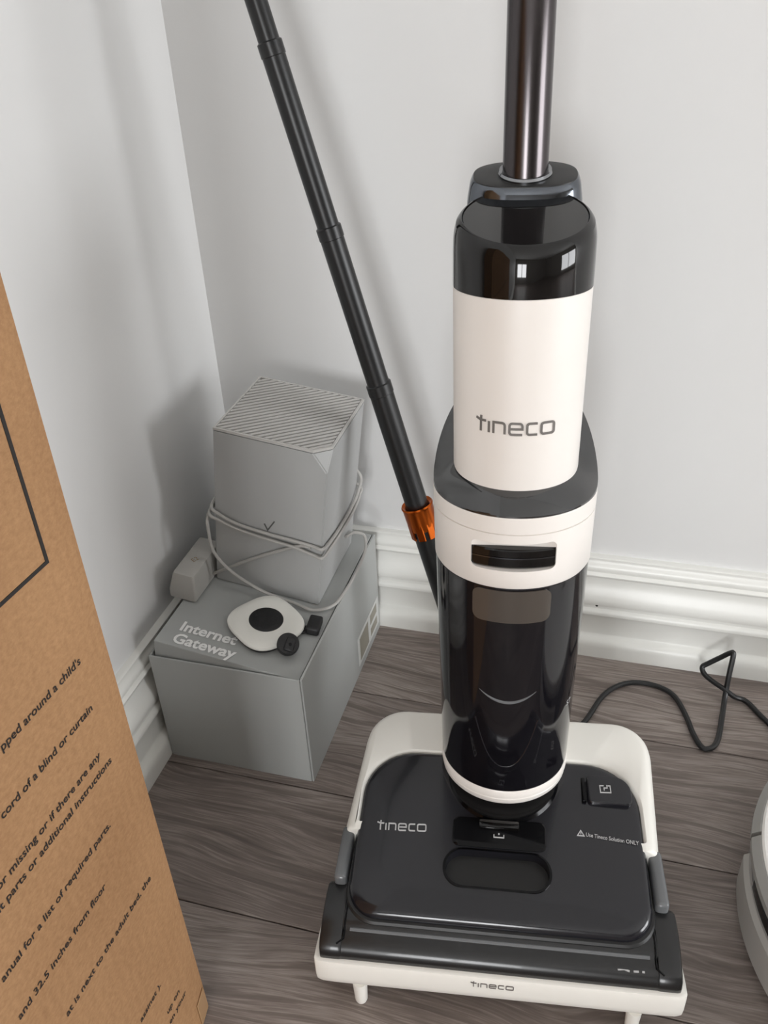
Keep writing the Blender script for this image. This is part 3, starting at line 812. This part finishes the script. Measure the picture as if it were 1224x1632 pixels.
for i in range(5):
    sec = lathe('pole_section', [(rad[i]-.0012, zz[i]-.006), (rad[i], zz[i]-.005), (rad[i], zz[i+1]-.012), (rad[i]+.0006, zz[i+1]-.0115), (rad[i]+.0006, zz[i+1]-.001), (rad[i]-.0008, zz[i+1])], M['pole'], tp, n=28)
    for sgn in (-1, 1):
        rbox('section_rib', (.0016, .0012, zz[i+1]-zz[i]-.016), M['pole'], sec, (sgn*.0016-.003, -rad[i]-.0001, (zz[i]+zz[i+1])/2-.008), .0004, 1)
lathe('pole_tip', [(.0060, at_z(1.095)), (.0095, at_z(1.10)), (.0100, at_z(1.125)), (.0060, at_z(1.13))], M['rubber'], tp, n=24)

# ------------------------------------------------------------------ tall cardboard box at the left wall
cb = thing('cardboard_box', 'tall brown cardboard box with black printed warnings beside the left wall', 'cardboard box',
           Matrix.Translation((.166, -.520, 0)) @ Matrix.Rotation(math.radians(-2.3), 4, 'Z'))
BW, BD, BH = .128, .74, .92
out = [(-.0035, 0), (0, -.0175), (0, -BD+.004), (-.004, -BD), (-BW+.004, -BD), (-BW, -BD+.004), (-BW, -.004), (-BW+.004, 0)]
body = loft('box_body', [[(x, y, .0) for x, y in out], [(x, y, .004) for x, y in out], [(x, y, BH-.004) for x, y in out], [(x*.985, y, BH) for x, y in out]], M['card'], cb, angle=12)
rbox('box_flap', (BW*.49, BD-.01, .004), M['card'], cb, (-BW*.25, -BD/2, BH+.0022), .0008, 1)
rbox('box_flap', (BW*.49, BD-.01, .004), M['card'], cb, (-BW*.75, -BD/2, BH+.0022), .0008, 1)
def face_map(y_end, z0, tilt=0):
    return lambda x, y, h: Vector((.0004+h, y_end+x, z0+y))
em = text_mesh('e cord of a blind or curtain', 1.0); xs = [v.co.x for v in em.vertices]; EM = .087/(max(xs)-min(xs)); bpy.data.meshes.remove(em)
LINES = [("pped around a child's", -.5475, .4203), ('e cord of a blind or curtain', -.5494, .3850), ('or missing or if there are any', -.5546, .3500), ('it parts or additional instructions', -.5472, .3373),
         ('anual for a list of required parts.', -.5640, .2959), ('and 32.5 inches from floor', -.5834, .2595), ('at is next to the adult bed, the', -.5446, .2133), ('assinet ).', -.5659, .1127), ('up on', -.5505, .0761), ('en your', -.5443, .0630)]
for s, y, z in LINES:
    text_obj('printed_line', s, EM, face_map(y+.520, z+.0004), M['ink'], cb, 'R', EM*.011)
bm = bmesh.new()
ribbon_bm(bm, [(-.029, .80), (-.029, .4935), (-.60, .4935)], .0022, lambda x, y, h: Vector((.0002+h, x, y)))
from_bm('printed_frame', bm, M['ink'], cb, 0)
rbox('packing_tape', (.0007, .016, .030), M['tape'], cb, (-.0008, -.0095, .016), .0002, 1, None, Matrix.Rotation(math.radians(11.3), 4, 'Z'))

# ------------------------------------------------------------------ black cord on the floor behind the vacuum
cr_ = .0031
path = [(.405, -.175, .004), (.432, -.150, .004), (.4527, -.1183, .004), (.470, -.0727, .004), (.490, -.048, .004), (.5128, -.0389, .004), (.5360, -.0415, .004), (.5529, -.0536, .004), (.5650, -.0820, .004), (.5727, -.110, .004), (.5822, -.1286, .004),
        (.5930, -.1250, .004), (.5997, -.1084, .004), (.6050, -.0760, .005), (.6091, -.0470, .0100), (.6103, -.0350, .0343), (.6118, -.0250, .0575), (.6080, -.0225, .0560), (.6005, -.0210, .0474), (.5880, -.0210, .0350), (.5818, -.0220, .0285),
        (.5850, -.0280, .0230), (.5950, -.0350, .0195), (.6079, -.0420, .0165), (.6200, -.0440, .0090), (.6346, -.0440, .004), (.6550, -.0731, .004), (.700, -.125, .004), (.78, -.12, .004), (.90, -.05, .004), (1.05, -.03, .004)]
cord = tube('charging_cable', catmull(path, 5), cr_, M['cord'], None, 10)
tag(cord, 'thin black power cord looping across the wooden floor to the baseboard', 'cord')

# ------------------------------------------------------------------ robot vacuum at the right
rb = thing('robot_vacuum', 'round grey and white robot vacuum lying flat on the floor', 'robot vacuum', Matrix.Translation((.7890, -.324, 0)))
lathe('robot_chassis', [(.155, .010), (.174, .014), (.1800, .020), (.1800, .072), (.175, .078)], M['robot_dark'], rb, n=128)
def arc_band(name, r0, r1, z0, z1, a0, a1, material, parent, n=90, bev=.004):
    prof = [(r0, z0), (r1-bev, z0), (r1, z0+bev), (r1, z1-bev), (r1-bev, z1), (r0, z1)]
    rings = []
    for i in range(n+1):
        a = math.radians(a0+(a1-a0)*i/n); rings.append([(r*math.cos(a), r*math.sin(a), z) for r, z in prof])
    return loft(name, rings, material, parent)
arc_band('robot_bumper', .170, .1862, .012, .056, 172, 352, M['robot_bump'], rb)
arc_band('robot_side', .170, .1810, .012, .056, -7, 171, M['robot_dark'], rb)
arc_band('sensor_window', .170, .1822, .058, .072, 184, 262, M['deep'], rb, 50, .002)
for a0, a1 in ((175, 352), (-7, 173.6)):
    arc_band('robot_deck', .120, .1858, .076, .0950, a0, a1, M['robot'], rb, 90, .006)
lid_r = lathe('robot_lid', [(.1785, .085), (.1785, .0958), (.1768, .0978), (.170, .0988), (.05, .0995)], M['robot_top'], rb, n=128)
lathe('lidar_turret', [(.048, .0965), (.048, .104), (.045, .107), (.02, .1075)], M['robot_top'], rb, Matrix.Translation((.06, 0, 0)), n=64)
for a in (90, 270):
    lathe('robot_wheel', [(.012, -.010), (.030, -.009), (.033, -.006), (.033, .006), (.030, .009), (.012, .010)], M['rubber'], rb,
          Matrix.Translation((.115*math.cos(math.radians(a)), .115*math.sin(math.radians(a)), .033)) @ Matrix.Rotation(PI/2, 4, 'X'), n=32)
